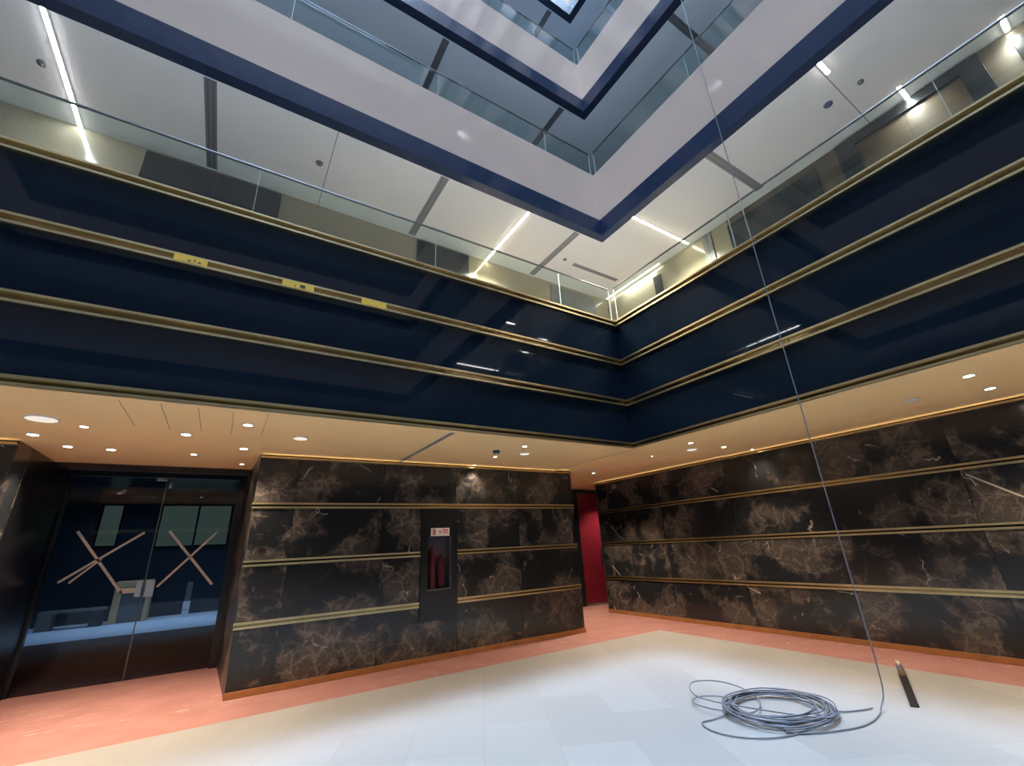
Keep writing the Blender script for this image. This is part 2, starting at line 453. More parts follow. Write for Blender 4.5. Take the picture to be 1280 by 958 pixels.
def ring(name, mat, z0, z1, i=0., o=None, keys=('left', 'right', 'west', 'south')):
    """four boxes round the opening; i = inset behind the fascia plane, o = outer limits"""
    ox0, oy0, ox1, oy1 = o
    L = dict(left=((ox0, FY+i, z0), (ox1, oy1, z1)), right=((FX+i, oy0, z0), (ox1, FY+i, z1)),
             west=((ox0, oy0, z0), (WX-i, FY+i, z1)), south=((WX-i, oy0, z0), (FX+i, SY-i, z1)))
    r = []
    for k in keys:
        r.append(struct(boxes('%s_%s' % (name, k), mat, [L[k]])))
    return r

OUT = (BW-.1, BS-.1, BX+.1, BY+.1)
GO = (-8.36, -8.56, MRX+.16, MLY+.16)
# ground-floor soffit (with the recess and lobby ceilings behind the wall line)
struct(boxes('ceiling_left', 'soffit', [((-8.36, FY+.001, ZS), (FX+.1, 7.0, ZS+.25)), ((-2.2, 7.0, ZS), (.44, 8.2, ZS+.25)), ((FX+.1, FY+.001, ZS+.012), (MRX+.16, 7.0, ZS+.25)), ((5.5, 7.0, ZS+.012), (9.4, 9.45, ZS+.25))]))
struct(boxes('ceiling_right', 'soffit', [((FX+.001, -8.56, ZS+.004), (MRX+.16, FY, ZS+.25))]))
struct(boxes('ceiling_west', 'soffit', [((-8.36, -8.56, ZS), (WX-.001, FY, ZS+.25))]))
struct(boxes('ceiling_south', 'soffit', [((WX, -8.56, ZS), (FX, SY-.001, ZS+.25))]))
struct(boxes('ceiling_recess', 'dark_frame', [((-2.2, 8.2, 3.0), (.44, 9.1, ZS+.25))]))
struct(boxes('trim_recess_head', 'dark_frame', [((-2.05, 8.15, 2.76), (.28, 8.2, ZS))]))
# added brass ledge atop the marble, its warm LED line brightening the soffit edge
def cove(nm, axis, a, b, plane, zc, power):
    def B(u0, u1, d0, d1, v0, v1):
        return ((u0, plane-d1, v0), (u1, plane-d0, v1)) if axis == 'x' else ((plane-d1, u0, v0), (plane-d0, u1, v1))
    r = struct(boxes('trim_cove_'+nm, 'brass', [B(a, b, 0, .055, zc-.055, zc-.047), B(a, b, .049, .055, zc-.047, zc-.030)]))
    boxes('added_led_line', 'added_cove_led', [B(a+.02, b-.02, .012, .022, zc-.047, zc-.043)], r)
    l = bpy.data.lights.new('added_cove_light', 'AREA'); l.shape = 'RECTANGLE'; l.size = b-a-.04; l.size_y = .012; l.energy = power; l.color = (1., .74, .42)
    o = bpy.data.objects.new('added_cove_light', l); COL.objects.link(o)
    m = (a+b)/2; t = math.radians(150)
    if axis == 'x':
        o.location = (m, plane-.018, zc-.040); o.rotation_euler = (-t, 0, 0)
    else:
        o.location = (plane-.018, m, zc-.040); o.rotation_euler = (-t, 0, math.radians(-90))
cove('left', 'x', .28, 5.72, MLY, ZS, ADDED_COVE*5.44)
cove('far_left', 'x', -8.2, -2.05, MLY, ZS, ADDED_COVE*6.1)
cove('right', 'y', -8.38, 8.2, MRX, ZS+.004, ADDED_COVE*16.6)
# pale step line between the two soffits and soffit grooves
struct(boxes('trim_soffit_step', 'soffit', [((5.30, FY+.15, ZS-.008), (5.33, MLY, ZS+.01))]))
struct(boxes('trim_soffit_groove', 'slot', [((2.195, FY+.17, ZS-.003), (2.255, MLY, ZS+.01))]))
for k, x in enumerate((-.945, -.655, -.375, -.095, .20)):
    struct(boxes('trim_soffit_joint', 'soffit_joint', [((x, FY+.17, ZS-.0015), (x+.006, 5.75, ZS+.01))]))

# slabs, fascias, ceilings of the storeys
ring('ceiling_slab', 'blue_floor', 3.9, 4.05, .15, OUT)     # first-storey walking floor, hidden behind the fascia
for li, zc in enumerate(LEV):
    ring('ceiling_storey', 'white_ceiling' if li == 0 else 'daylight_tinted_ceiling', zc, zc+.25, .02, OUT)
    # navy edge band + greige parapet, with real thickness
    t = .14
    for nm, mat, z0, z1, out in (('trim_band', 'navy_band', zc-.02, zc+.335, .012), ('wall_parapet', 'greige', zc+.335, zc+1.46, 0.)):
        struct(boxes(nm+'_left', mat, [((WX-t, FY-out, z0), (FX+t, FY+t, z1))]))
        struct(boxes(nm+'_right', mat, [((FX-out, SY-t, z0), (FX+t, FY-out, z1))]))
        struct(boxes(nm+'_west', mat, [((WX-t, SY-t, z0), (WX+out, FY-out, z1))]))
        struct(boxes(nm+'_south', mat, [((WX+out, SY-t, z0), (FX-out, SY+out, z1))]))
ring('ceiling_roof', 'white_ceiling', TOP, TOP+.25, -.25, OUT)

# back walls of the balconies
Z0 = 4.05
struct(boxes('wall_back_left', 'beige', [((BW, BY, Z0), (BX, BY+.1, LEV[0]))]))
struct(boxes('wall_back_right', 'beige', [((BX, 3.25, Z0), (BX+.1, BY+.1, LEV[0]))]))
struct(boxes('wall_back_right', 'brown_panel', [((BX, BS, Z0), (BX+.1, 3.25, LEV[0]))]))
struct(boxes('wall_back_west', 'beige', [((BW-.1, BS, Z0), (BW, BY+.1, LEV[0]))]))
struct(boxes('wall_back_south', 'beige', [((BW, BS-.1, Z0), (BX, BS, LEV[0]))]))
for li in range(10):
    z0, z1 = LEV[li]+.25, (LEV[li+1] if li < 9 else TOP)
    mt = 'beige'
    struct(boxes('wall_upper_left', mt, [((BW, BY, z0), (BX, BY+.1, z1))]))
    struct(boxes('wall_upper_right', mt, [((BX, BS, z0), (BX+.1, BY+.1, z1))]))
    struct(boxes('wall_upper_west', mt, [((BW-.1, BS, z0), (BW, BY+.1, z1))]))
    struct(boxes('wall_upper_south', mt, [((BW, BS-.1, z0), (BX, BS, z1))]))

# doors and dark panels on the first-storey back walls
dn = [2]
def wall_door(axis, a, b, z1, frame=.0, mat='charcoal', leaf=None):
    dn[0] += 1
    p, f = (BY, -1) if axis == 'x' else (BX, -1)
    def B(u0, v0, u1, v1, d0, d1):
        return (((u0, p-d0, v0), (u1, p-d1, v1)) if axis == 'x' else ((p-d0, u0, v0), (p-d1, u1, v1)))
    if leaf is None:
        r = struct(boxes('door_%d' % dn[0], mat, [B(a, Z0, b, z1, .0, .025)], bev=.003))
        boxes('door_handle', 'steel', [B(b-.12, 5.0, b-.09, 5.4, .025, .07)], r, .003)
        boxes('door_gap', 'ink', [B((a+b)/2-.004, Z0, (a+b)/2+.004, z1-.02, .025, .0265)], r)
    else:
        la, lb, lz = leaf
        r = struct(boxes('door_%d' % dn[0], mat, [B(a, Z0, la, z1, .0, .05), B(lb, Z0, b, z1, .0, .05), B(la, lz, lb, z1, .0, .05)], bev=.004))
        boxes('door_leaf', 'wood', [B(la, Z0, lb, lz, .0, .02)], r)
        boxes('door_gap', 'ink', [B((la+lb)/2-.004, Z0, (la+lb)/2+.004, lz, .02, .0215)], r)
    return r
wall_door('x', -1.68, -.01, 6.86)
wall_door('x', 2.22, 3.27, 6.86)
wall_door('x', 5.26, 6.55, 6.82, mat='slot')
wall_door('y', 4.79, 4.985, 6.70)
wall_door('y', 3.575, 3.76, 6.88, mat='slot')
wall_door('y', 1.76, 3.25, 6.76)
wall_door('y', -.115, 1.455, 6.87, leaf=(.09, 1.225, 6.72))
wall_door('y', -1.9, -.366, 6.75)

# panel joints on the back walls: thin grooves as trim
for x in (.95, 3.28, 4.3): struct(boxes('trim_panel_joint', 'soffit_joint', [((x, BY-.002, Z0), (x+.008, BY+.002, 6.9))]))

# ------------------------------------------------------------------ glass balustrades
def balustrade(side, z0, h, cuts, label, n):
    cen = (cuts[0]+cuts[-1])/2
    loc = (cen, FY+.07, z0) if side == 'left' else (FX+.07, cen, z0)
    r = empty('glass_balustrade', loc, label, 'balustrade', 'glass balustrades round the atrium')
    o = Vector(loc)
    def B(a, b, d0, d1, v0, v1):
        p = ((a, FY+.07+d0, v0), (b, FY+.07+d1, v1)) if side == 'left' else ((FX+.07+d0, a, v0), (FX+.07+d1, b, v1))
        return tuple(tuple(Vector(q)-o) for q in p)
    for a, b in zip(cuts, cuts[1:]):
        pane = boxes('glass_pane', 'glass', [B(a+.006, b-.006, -.008, .008, z0, z0+h)], r)
        boxes('glass_edge', 'seam', [B(b-.0062, b-.0005, -.008, .008, z0+.02, z0+h-.01)], pane)
    boxes('top_rail', 'chrome_dark', [B(cuts[0], cuts[-1], -.013, .013, z0+h, z0+h+.018)], r, .004)
    boxes('base_shoe', 'brass', [B(cuts[0], cuts[-1], -.03, .03, z0, z0+.035)], r, .004)
xs_l = [-6.2, -4.6, -2.42, -.25, 1.92, 4.10, FX+.02]
ys_r = [SY, -4.17, -1.97, .23, 2.43, FY-.012]
balustrade('left', 5.03, .71, xs_l, 'lowest glass balustrade, along the left navy fascia', 1)
balustrade('right', 5.03, .71, ys_r, 'lowest glass balustrade, along the right navy fascia', 1)
for li, nm in ((0, 'second'), (1, 'third'), (2, 'topmost')):
    z = LEV[li]+1.46
    balustrade('left', z, .62, xs_l, 'glass balustrade on the %s storey, left side of the atrium' % nm, 2)
    balustrade('right', z, .62, ys_r, 'glass balustrade on the %s storey, right side of the atrium' % nm, 2)

# ------------------------------------------------------------------ ceiling fixtures of the storeys
def strip(loc, L, axis, mat, label, w=.032, power=70., lc=(1., .95, .86)):
    loc = (loc[0], loc[1], loc[2]+.002)
    r = empty('ceiling_strip_lamp', loc, label, 'strip light', 'linear ceiling lights')
    a = (L/2, w/2) if axis == 'x' else (w/2, L/2)
    e = .012
    boxes('housing', 'white_plastic', [((-a[0]-e, -a[1]-e, -.012), (-a[0], a[1]+e, 0)), ((a[0], -a[1]-e, -.012), (a[0]+e, a[1]+e, 0)),
          ((-a[0], -a[1]-e, -.012), (a[0], -a[1], 0)), ((-a[0], a[1], -.012), (a[0], a[1]+e, 0))], r)
    boxes('diffuser', mat, [((-a[0], -a[1], -.018), (a[0], a[1], 0))], r)
    if power:
        l = bpy.data.lights.new('strip_beam', 'AREA'); l.shape = 'RECTANGLE'; l.size = a[0]*(1.1 if axis == 'x' else 2); l.size_y = a[1]*(2 if axis == 'x' else 1.1); l.energy = power; l.color = lc; l.spread = math.radians(125)
        lo = bpy.data.objects.new('strip_beam', l); COL.objects.link(lo); lo.parent = r; lo.location = (-.2*a[0], -.2*a[1], -.022)
    return r
Z1 = LEV[0]
strip((-2.365, 5.58, Z1), 1.56, 'y', 'strip_cool', 'long white strip light at the far left of the first-storey ceiling', power=20., lc=(1., .97, .9))
strip((3.655, 5.59, Z1), 1.54, 'y', 'strip_warm', 'warm strip light on the left ceiling nearest the atrium corner', power=180., lc=(1., .91, .74))
strip((6.10, 4.015, Z1), 1.56, 'x', 'strip_warm', 'warm strip light on the right ceiling nearest the atrium corner', power=180., lc=(1., .91, .74))
strip((6.90, 5.52, Z1), 1.56, 'y', 'strip_soft', 'white strip light along the back wall deep in the corner', power=10.)
strip((5.46, .95, Z1), .30, 'x', 'strip_mid', 'short strip light at the edge of the right ceiling', power=8.)
strip((6.79, .56, Z1), .30, 'x', 'strip_mid', 'short strip light above the wooden portal on the right', power=8.)
strip((6.80, -.39, Z1), .28, 'x', 'strip_mid', 'short strip light beyond the portal at the right edge of the photo', power=8.)
strip((6.08, -2.0, Z1), 1.5, 'x', 'strip_cool', 'strip light on the right ceiling mirrored in the navy fascia', power=35.)
strip((-2.2, 5.45, LEV[3]), 1.3, 'y', 'strip_cool', 'high strip light left of the void mirrored in the parapet', power=0.)
strip((6.1, -1.96, LEV[3]), 1.4, 'x', 'strip_cool', 'high strip light right of the void mirrored in the parapet', power=0.)
# light for the storey behind the camera
strip((-7.0, 0., Z1), 1.5, 'x', 'strip_cool', 'strip light on the ceiling behind the camera, west side')

def slot(loc, L, axis, label, w=.13):
    r = empty('linear_diffuser', loc, label, 'air diffuser', 'linear air diffusers')
    a = (L/2, w/2) if axis == 'x' else (w/2, L/2)
    boxes('slot_frame', 'slot', [((-a[0], -a[1], -.006), (a[0], a[1], 0))], r)
    k = .22*w
    for s in (-1, 1):
        b = (a[0]-.02, .010) if axis == 'x' else (.010, a[1]-.02)
        dx, dy = (0, s*k) if axis == 'x' else (s*k, 0)
        boxes('slot_blade', 'grey_plastic', [((dx-b[0], dy-b[1], -.0085), (dx+b[0], dy+b[1], -.005))], r)
for li, st in ((0, 'first-storey'), (1, 'second-storey'), (2, 'third-storey')):
    z = LEV[li]
    for x, wd in ((-.935, 'wide bay at the left of the'), (2.10, 'middle of the left'), (4.75, 'corner end of the left')):
        slot((x, 5.58, z), 1.5, 'y', 'grey slot diffuser, %s %s ceiling' % (wd, st))
    slot((6.05, 2.49, z), 1.42, 'x', 'grey slot diffuser across the right %s ceiling' % st)
slot((5.93, 5.62, Z1), 1.25, 'x', 'faint grey slot diffuser behind the atrium corner, first storey', .09)
for x0, y0, x1, y1 in ((.515, FY+.16, .525, BY),):
    struct(boxes('trim_ceiling_joint', 'slot', [((x0, y0, Z1-.002), (x1, y1, Z1+.004))]))
struct(boxes('trim_ceiling_joint', 'slot', [((FX+.16, .985, Z1-.002), (BX, .995, Z1+.004))]))

def puck(name, loc, r, h, mat, label, cat, group=None, cap=None):
    o = empty(name, loc, label, cat, group)
    bm = bmesh.new(); lathe(bm, [(r, 0), (r, -h*.35), (r*.86, -h*.8), (r*.6, -h)], seg=24); mkobj('body', bm, mat, o)
    bm = bmesh.new(); lathe(bm, [(r*.42, -h), (r*.42, -h*1.25), (r*.3, -h*1.4)], seg=18); mkobj('sensor', bm, cap or mat, o)
    return o
puck('smoke_detector', (.39, 5.48, Z1), .05, .03, 'slot', 'small round detector in the middle of the left first-storey ceiling', 'smoke detector', 'detectors on the first-storey ceiling')
puck('smoke_detector', (-2.54, 5.55, Z1), .045, .03, 'grey_plastic', 'small dark detector beside the far-left strip light', 'smoke detector', 'detectors on the first-storey ceiling')
puck('smoke_detector', (5.05, 5.57, Z1), .035, .03, 'grey_plastic', 'tiny dark detector on the ceiling behind the atrium corner', 'smoke detector', 'detectors on the first-storey ceiling')
puck('smoke_detector', (6.11, .79, Z1), .036, .03, 'slot', 'pale grey detector beside the ceiling joint on the right', 'smoke detector', 'detectors on the first-storey ceiling')
puck('ceiling_speaker', (6.09, 1.16, Z1), .055, .02, 'blue_plastic', 'dark blue round fitting on the right first-storey ceiling', 'ceiling fitting')

# ------------------------------------------------------------------ ground-floor ceiling fittings
def downlight(loc, r, mat, label, power=0., col=(1., .80, .58), size=104):
    o = empty('downlight', loc, label, 'downlight', 'downlights in the soffit')
    bm = bmesh.new(); lathe(bm, [(r*1.35, 0), (r*1.35, -.006), (r*1.05, -.010), (r, -.004), (r, 0)], seg=28); mkobj('trim_ring', bm, 'white_plastic', o)
    bm = bmesh.new(); lathe(bm, [(r*.97, -.002), (r*.97, -.006)], seg=24); mkobj('lens', bm, mat, o)
    if power:
        l = bpy.data.lights.new('downlight_beam', 'SPOT'); l.energy = power; l.color = col
        l.spot_size = math.radians(size); l.spot_blend = .7; l.shadow_soft_size = .05
        lo = bpy.data.objects.new('downlight_beam', l); COL.objects.link(lo); lo.parent = o; lo.location = (0, 0, -.02)
    return o
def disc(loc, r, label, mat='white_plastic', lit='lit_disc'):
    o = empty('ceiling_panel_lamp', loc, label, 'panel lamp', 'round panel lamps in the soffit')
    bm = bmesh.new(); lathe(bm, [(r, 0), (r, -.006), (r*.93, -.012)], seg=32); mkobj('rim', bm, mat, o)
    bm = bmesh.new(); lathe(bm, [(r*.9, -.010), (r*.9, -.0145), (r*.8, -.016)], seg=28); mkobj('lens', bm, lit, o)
WARM = (1., .81, .60)
P0 = 188
for x, y, r, mt, pw, lb in (
    (-1.86, 6.46, .045, 'lamp_pink', P0, 'bright downlight farthest left, by the black side wall'),
    (-1.70, 7.02, .040, 'lamp_pink', P0, 'bright downlight in the door recess, left of the glass doors'),
    (-1.32, 7.07, .042, 'lamp_pink', P0, 'bright downlight in the recess above the left glass leaf'),
    (-.52, 5.95, .042, 'lamp_pink', P0, 'bright downlight in front of the recess, midway along the ceiling seams'),
    (.05, 5.29, .042, 'lamp_pink', P0, 'bright downlight close under the left navy fascia'),
    (.06, 6.54, .042, 'lamp_pink', P0, 'bright downlight at the left end of the marble wall'),
    (.08, 7.66, .028, 'lamp_warm', 18, 'small dim downlight in the recess beside the marble return'),
    (-.49, 7.10, .034, 'lamp_warm', 18, 'small oval downlight in the recess above the right glass leaf'),
    (-1.36, 5.92, .034, 'lamp_warm', 30, 'small warm downlight right of the large round lamp'),
    (3.52, 5.17, .034, 'lamp_warm', P0, 'downlight above a round lamp, right of the soffit groove'),
    (3.49, 5.98, .028, 'lamp_warm', 30, 'small downlight below the blue sensor'),
    (3.51, 6.74, .030, 'lamp_warm', 46, 'downlight touching the top of the left marble wall'),
    (5.87, 4.10, .034, 'lamp_warm', P0, 'downlight above a round lamp on the right soffit'),
    (6.72, 4.10, .034, 'lamp_warm', P0, 'single downlight on the right soffit by the marble wall'),
    (6.42, 6.92, .032, 'lamp_warm', 430, 'lower of two downlights before the red door'),
    (6.16, 5.11, .020, 'lamp_warm', 25, 'tiny downlight on the right soffit near the atrium corner'),
    (7.45, 4.05, .026, 'lamp_warm', 40, 'downlight grazing the top of the right marble wall'),
    (5.98, .97, .042, 'lamp_pink', P0, 'left of two bright downlights at the right edge of the soffit'),
    (6.81, .99, .042, 'lamp_pink', P0, 'right of two bright downlights at the right edge of the soffit')):
    zz = ZS+.004 if (x > FX and y < FY) else (ZS+.012 if x > FX else ZS)
    downlight((x, y, zz), r, mt, lb, pw, WARM)
downlight((8.6, 8.75, ZS+.012), .042, 'lamp_warm', 'added downlight round the corner in the lobby of the red door', 170, WARM)  # two unseen downlights added to light the red door and lobby carpet
downlight((6.7, 8.5, ZS+.012), .042, 'lamp_warm', 'added downlight in the lobby behind the left marble wall', 120, WARM)
PLACE = {(-4.5, 6.): 'marble stretch left of the recess', (-6.9, 4.5): 'corner by the left fascia', (6.4, -2.2): 'middle of the side', (6.4, -5.): 'far end', (6.4, -3.6): 'last but one place',
         (6.4, -.7): 'place nearest the photo edge', (-3.2, 6.2): 'place just left of the recess', (-6.9, 1.): 'middle', (-6.9, -3.): 'far end', (-3., -7.2): 'west half', (1., -7.2): 'east half'}
for x, y, pw in ((-4.5, 6., P0), (-6.9, 4.5, P0), (6.4, -2.2, P0), (6.4, -5., P0), (6.4, -3.6, P0), (6.4, -.7, P0), (-3.2, 6.2, P0), (-6.9, 1., P0), (-6.9, -3., P0), (-3., -7.2, P0), (1., -7.2, P0)):  # downlights out of view, several added to brighten the soffit
    side = 'right' if x > 5.3 else ('west' if x < -6.2 else ('left' if y > 0 else 'south'))
    downlight((x, y, ZS+.004 if side == 'right' else ZS), .042, 'lamp_warm', 'downlight in the %s soffit outside the photo, %s' % (side, PLACE[(x, y)]), pw, WARM)
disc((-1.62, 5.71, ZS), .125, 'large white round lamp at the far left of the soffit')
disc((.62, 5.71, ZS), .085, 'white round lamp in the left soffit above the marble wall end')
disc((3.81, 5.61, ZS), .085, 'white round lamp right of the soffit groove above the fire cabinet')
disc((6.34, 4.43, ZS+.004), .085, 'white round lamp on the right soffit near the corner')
disc((6.47, 1.56, ZS+.004), .06, 'faint white disc on the right soffit left of the two bright lamps', lit='white_plastic')
puck('smoke_detector', (3.28, 5.58, ZS), .055, .045, 'blue_plastic', 'blue-tinted sensor in the soffit right of the groove', 'smoke detector', None, 'white_plastic')
puck('smoke_detector', (6.08, 6.59, ZS+.012), .045, .04, 'white_plastic', 'small white sensor above the downlight before the red door', 'smoke detector')

# ------------------------------------------------------------------ glass entrance doors in the recess
YD = 9.0
d1 = struct(boxes('door_1', 'dark_frame', [((.10, 8.90, 0), (.21, 9.06, 3.0)), ((-2.05, 8.96, 2.80), (.10, 9.06, 3.0)), ((-2.05, 8.97, 0), (-2.02, 9.06, 2.80))]))
def leaf(x0, x1, strips, locks):
    g = boxes('glass_leaf', 'door_glass', [((x0, YD, .012), (x1, YD+.012, 2.79))], d1)
    for p, q, w in strips:
        bm = bmesh.new(); bar(bm, (p[0], YD-.0005, p[1]), (q[0], YD-.0005, q[1]), w, .0025); t = mkobj('tape_strip', bm, 'tape', g)
        t['label'] = 'tan tape stuck across the glass'
    for a in locks:
        l = boxes('lock_plate', 'steel', [a], g, .003)
k = YD/9.3
X = lambda x: x*k
Zt = lambda z: 1.5+(z-1.5)*k
pt = lambda x, z: (X(x), Zt(z))
leaf(-2.02, -.905, [(pt(-1.86, 2.02), pt(-1.17, 1.106), .034), (pt(-1.065, 1.984), pt(-1.918, 1.32), .03), (pt(-1.50, 1.62), pt(-1.80, 1.305), .024), (pt(-1.20, 1.15), pt(-.96, 1.145), .07)],
     [((-.985, YD-.02, Zt(1.05)), (-.915, YD+.03, Zt(1.26)))])
leaf(-.885, .10, [(pt(-.751, 2.0), pt(-.038, 1.147), .036), (pt(-.091, 1.971), pt(-.76, 1.171), .03)],
     [((-.875, YD-.02, Zt(1.04)), (-.765, YD+.03, Zt(1.265)))])
boxes('seam_edge', 'chrome_dark', [((-.903, YD-.004, .012), (-.887, YD+.016, 2.79))], d1)
boxes('patch_fitting', 'steel', [((-1.03, YD-.02, 2.755), (-.89, YD+.03, 2.80))], d1, .004)
boxes('patch_fitting', 'steel', [((-.86, YD-.02, 2.64), (-.82, YD+.03, 2.73))], d1, .004)

# the dim room behind the doors
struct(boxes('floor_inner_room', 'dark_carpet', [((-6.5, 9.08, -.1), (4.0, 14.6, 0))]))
struct(boxes('floor_inner_stone', 'blue_floor', [((-6.5, 14.6, -.1), (4.0, 18.6, 0))]))
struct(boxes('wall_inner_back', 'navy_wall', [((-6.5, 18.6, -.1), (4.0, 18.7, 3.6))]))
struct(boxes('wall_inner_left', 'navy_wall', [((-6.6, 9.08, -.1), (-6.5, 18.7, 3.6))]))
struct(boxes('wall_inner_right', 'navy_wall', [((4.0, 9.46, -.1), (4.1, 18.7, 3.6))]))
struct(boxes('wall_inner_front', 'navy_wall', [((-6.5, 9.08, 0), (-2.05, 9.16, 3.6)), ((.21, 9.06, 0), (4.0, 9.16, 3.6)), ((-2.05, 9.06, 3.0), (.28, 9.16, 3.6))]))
struct(boxes('ceiling_inner_room', 'charcoal', [((-6.5, 9.08, 3.6), (4.0, 18.7, 3.7))]))
ky = 18.5/11
IX = lambda x: x*ky
IZ = lambda z: 1.5+(z-1.5)*ky
def inner_window(n, x0, x1, z0, z1, bars):
    w = struct(boxes('window_%d' % n, 'green_pane', [((IX(x0), 18.57, IZ(z0)), (IX(x1), 18.6, IZ(z1)))]))
    boxes('window_frame', 'dark_frame', [((IX(x0)-.05, 18.55, IZ(z0)-.05), (IX(x1)+.05, 18.6, IZ(z0))), ((IX(x0)-.05, 18.55, IZ(z1)), (IX(x1)+.05, 18.6, IZ(z1)+.05)),
        ((IX(x0)-.05, 18.55, IZ(z0)), (IX(x0), 18.6, IZ(z1))), ((IX(x1), 18.55, IZ(z0)), (IX(x1)+.05, 18.6, IZ(z1)))] +
        [((IX(b)-.03, 18.545, IZ(z0)), (IX(b)+.03, 18.57, IZ(z1))) for b in bars], w)
inner_window(1, -1.93, -1.66, 1.86, 2.56, ())
inner_window(2, -1.06, .065, 1.82, 2.56, (-.48,))
c = empty('reception_counter', (IX(-1.17), 17.9, 0), 'tan counter with an olive grey front behind the glass doors', 'counter')
hw = (IX(-.95)-IX(-1.42))/2+.02
boxes('counter_frame', 'tan_counter', [((-hw, -.3, 0), (-hw+.17, .3, .92)), ((hw-.1, -.3, 0), (hw, .3, .92))], c, .01)
boxes('counter_top', 'tan_counter', [((-hw, -.32, .92), (hw, .32, 1.08))], c, .01)
boxes('front_panel', 'grey_panel', [((-hw+.17, -.26, 0), (hw-.1, -.2, .92))], c)
p = empty('white_post', (IX(-.375), 17.6, 0), 'short white post standing in the room behind the glass doors', 'post')
boxes('post_shaft', 'white_plastic', [((-.085, -.06, 0), (.085, .06, .42))], p, .008)
boxes('post_band', 'grey_plastic', [((-.088, -.063, .19), (.088, .063, .205))], p)
boxes('post_head', 'grey_panel', [((-.07, -.05, .42), (.07, .05, .95))], p, .008)
b = empty('low_bench', (IX(-1.9), 17.6, 0), 'low grey bench beside the counter behind the glass doors', 'bench')
boxes('bench_seat', 'grey_panel', [((-.6, -.2, .40), (.75, .2, .46))], b, .008)
boxes('bench_end', 'grey_panel', [((-.6, -.2, 0), (-.3, .2, .40))], b, .008)
boxes('bench_end', 'navy_wall', [((.45, -.2, 0), (.7, .2, .40))], b, .008)

# ------------------------------------------------------------------ fire cabinet set into the left marble wall
fc = empty('fire_cabinet', (2.9125, MLY, .52), 'black fire cabinet with narrow window and red-lettered plate in the marble wall', 'fire cabinet')
def fb(n, mat, l, par=None, bev=0.):
    o = boxes(n, mat, [((a[0]-2.9125, a[1]-MLY, a[2]-.52), (b[0]-2.9125, b[1]-MLY, b[2]-.52)) + ((t[0],) if t else ()) for a, b, *t in l], par or fc, bev)
    return o
Y0 = MLY
fb('back_lining', 'pale_back', [((2.612, Y0+.136, .532), (3.213, Y0+.14, 2.106))])
fb('cabinet_box', 'cabinet', [((2.602, Y0+.14, .522), (3.223, Y0+.15, 2.116)), ((2.602, Y0, .522), (2.612, Y0+.14, 2.116)), ((3.213, Y0, .522), (3.223, Y0+.14, 2.116)),
    ((2.612, Y0, .522), (3.213, Y0+.14, .532)), ((2.612, Y0, 2.106), (3.213, Y0+.14, 2.116))])
dr = fb('cabinet_door', 'cabinet', [((2.604, Y0-.022, .524), (2.72, Y0-.002, 2.114)), ((3.10, Y0-.022, .524), (3.221, Y0-.002, 2.114)),
    ((2.72, Y0-.022, .524), (3.10, Y0-.002, .932)), ((2.72, Y0-.022, 1.70), (3.10, Y0-.002, 2.114))])
fb('door_window', 'cab_glass', [((2.72, Y0-.016, .932), (3.10, Y0-.010, 1.70))], dr)
fb('window_bead', 'chrome_dark', [((2.718, Y0-.026, .925), (3.102, Y0-.02, .947)), ((3.088, Y0-.026, .947), (3.102, Y0-.02, 1.70))], dr)
# plate with red marks (the lettering is too blurred to read: a symbol and small character blocks)
sg = fb('sign_plate', 'sign_white', [((2.763, Y0-.027, 1.706), (3.077, Y0-.022, 1.826))], dr)
mk = []
def mark(u0, v0, u1, v1):
    x0, x1, z0, z1 = 2.763, 3.077, 1.706, 1.826
    mk.append(((x0+(x1-x0)*u0, Y0-.029, z0+(z1-z0)*v0), (x0+(x1-x0)*u1, Y0-.027, z0+(z1-z0)*v1)))
for a in ((.07, .18, .27, .30), (.13, .30, .20, .82), (.08, .55, .26, .66), (.20, .38, .27, .48), (.07, .74, .26, .82),
          (.44, .30, .47, .72), (.50, .30, .53, .72), (.41, .52, .56, .58),
          (.61, .68, .94, .80), (.63, .20, .67, .68), (.71, .32, .80, .40), (.72, .48, .82, .56), (.85, .20, .89, .68), (.76, .20, .79, .68), (.91, .20, .94, .60)):
    mark(*a)
fb('sign_marks', 'sign_red', mk, sg)
# hose coil and red extinguisher seen through the window
bm = bmesh.new(); lathe(bm, [(.055, 0), (.062, .02), (.062, .34), (.045, .40), (.02, .42), (.02, .46)], (.06, .075, .46), 20); mkobj('extinguisher_bottle', bm, 'red_hose', fc)
bm = bmesh.new(); lathe(bm, [(.055, 0), (.062, .02), (.062, .50), (.045, .56), (.02, .58), (.02, .62)], (-.09, .075, .42), 20); mkobj('extinguisher_bottle', bm, 'red_hose', fc)

# ------------------------------------------------------------------ the cable: hanging from above, coiled on the floor
bm = bmesh.new()
HX, HY = 5.11, 2.143
path = [(HX, HY, 12.6), (HX, HY, 12.2), (HX, HY, 11.9), (HX, HY, 11.3), (HX, HY, 9.), (HX, HY, 6.), (HX, HY, 3.5), (HX, HY, 1.6), (HX, HY, .8), (HX+.005, HY, .35),
        (HX-.005, HY+.01, .14), (HX-.07, HY+.03, .045), (4.98, 2.17, .012), (4.74, 2.14, .010), (4.50, 2.17, .010), (4.2, 2.30, .010)]
cx, cy = 4.42, 2.74
path += [(4.03, 2.44, .010)]
rnd = random.Random(3)
ang = -2.4
for k in range(15*10):
    a = ang-k*2*math.pi/10
    ph = k/10
    r = .40+.045*math.sin(ph*2.1)+rnd.uniform(-.012, .012)
    ox, oy = .05*math.sin(ph*1.7), .05*math.cos(ph*2.3)
    # long axis of the heap runs away from the marble wall
    u, v = r*1.08*math.cos(a)+ox, r*.92*math.sin(a)+oy
    z = .012+.0032*ph+.018*abs(math.sin(a*1.5+ph))+.01*rnd.random()
    path.append((cx+u, cy+v, z))
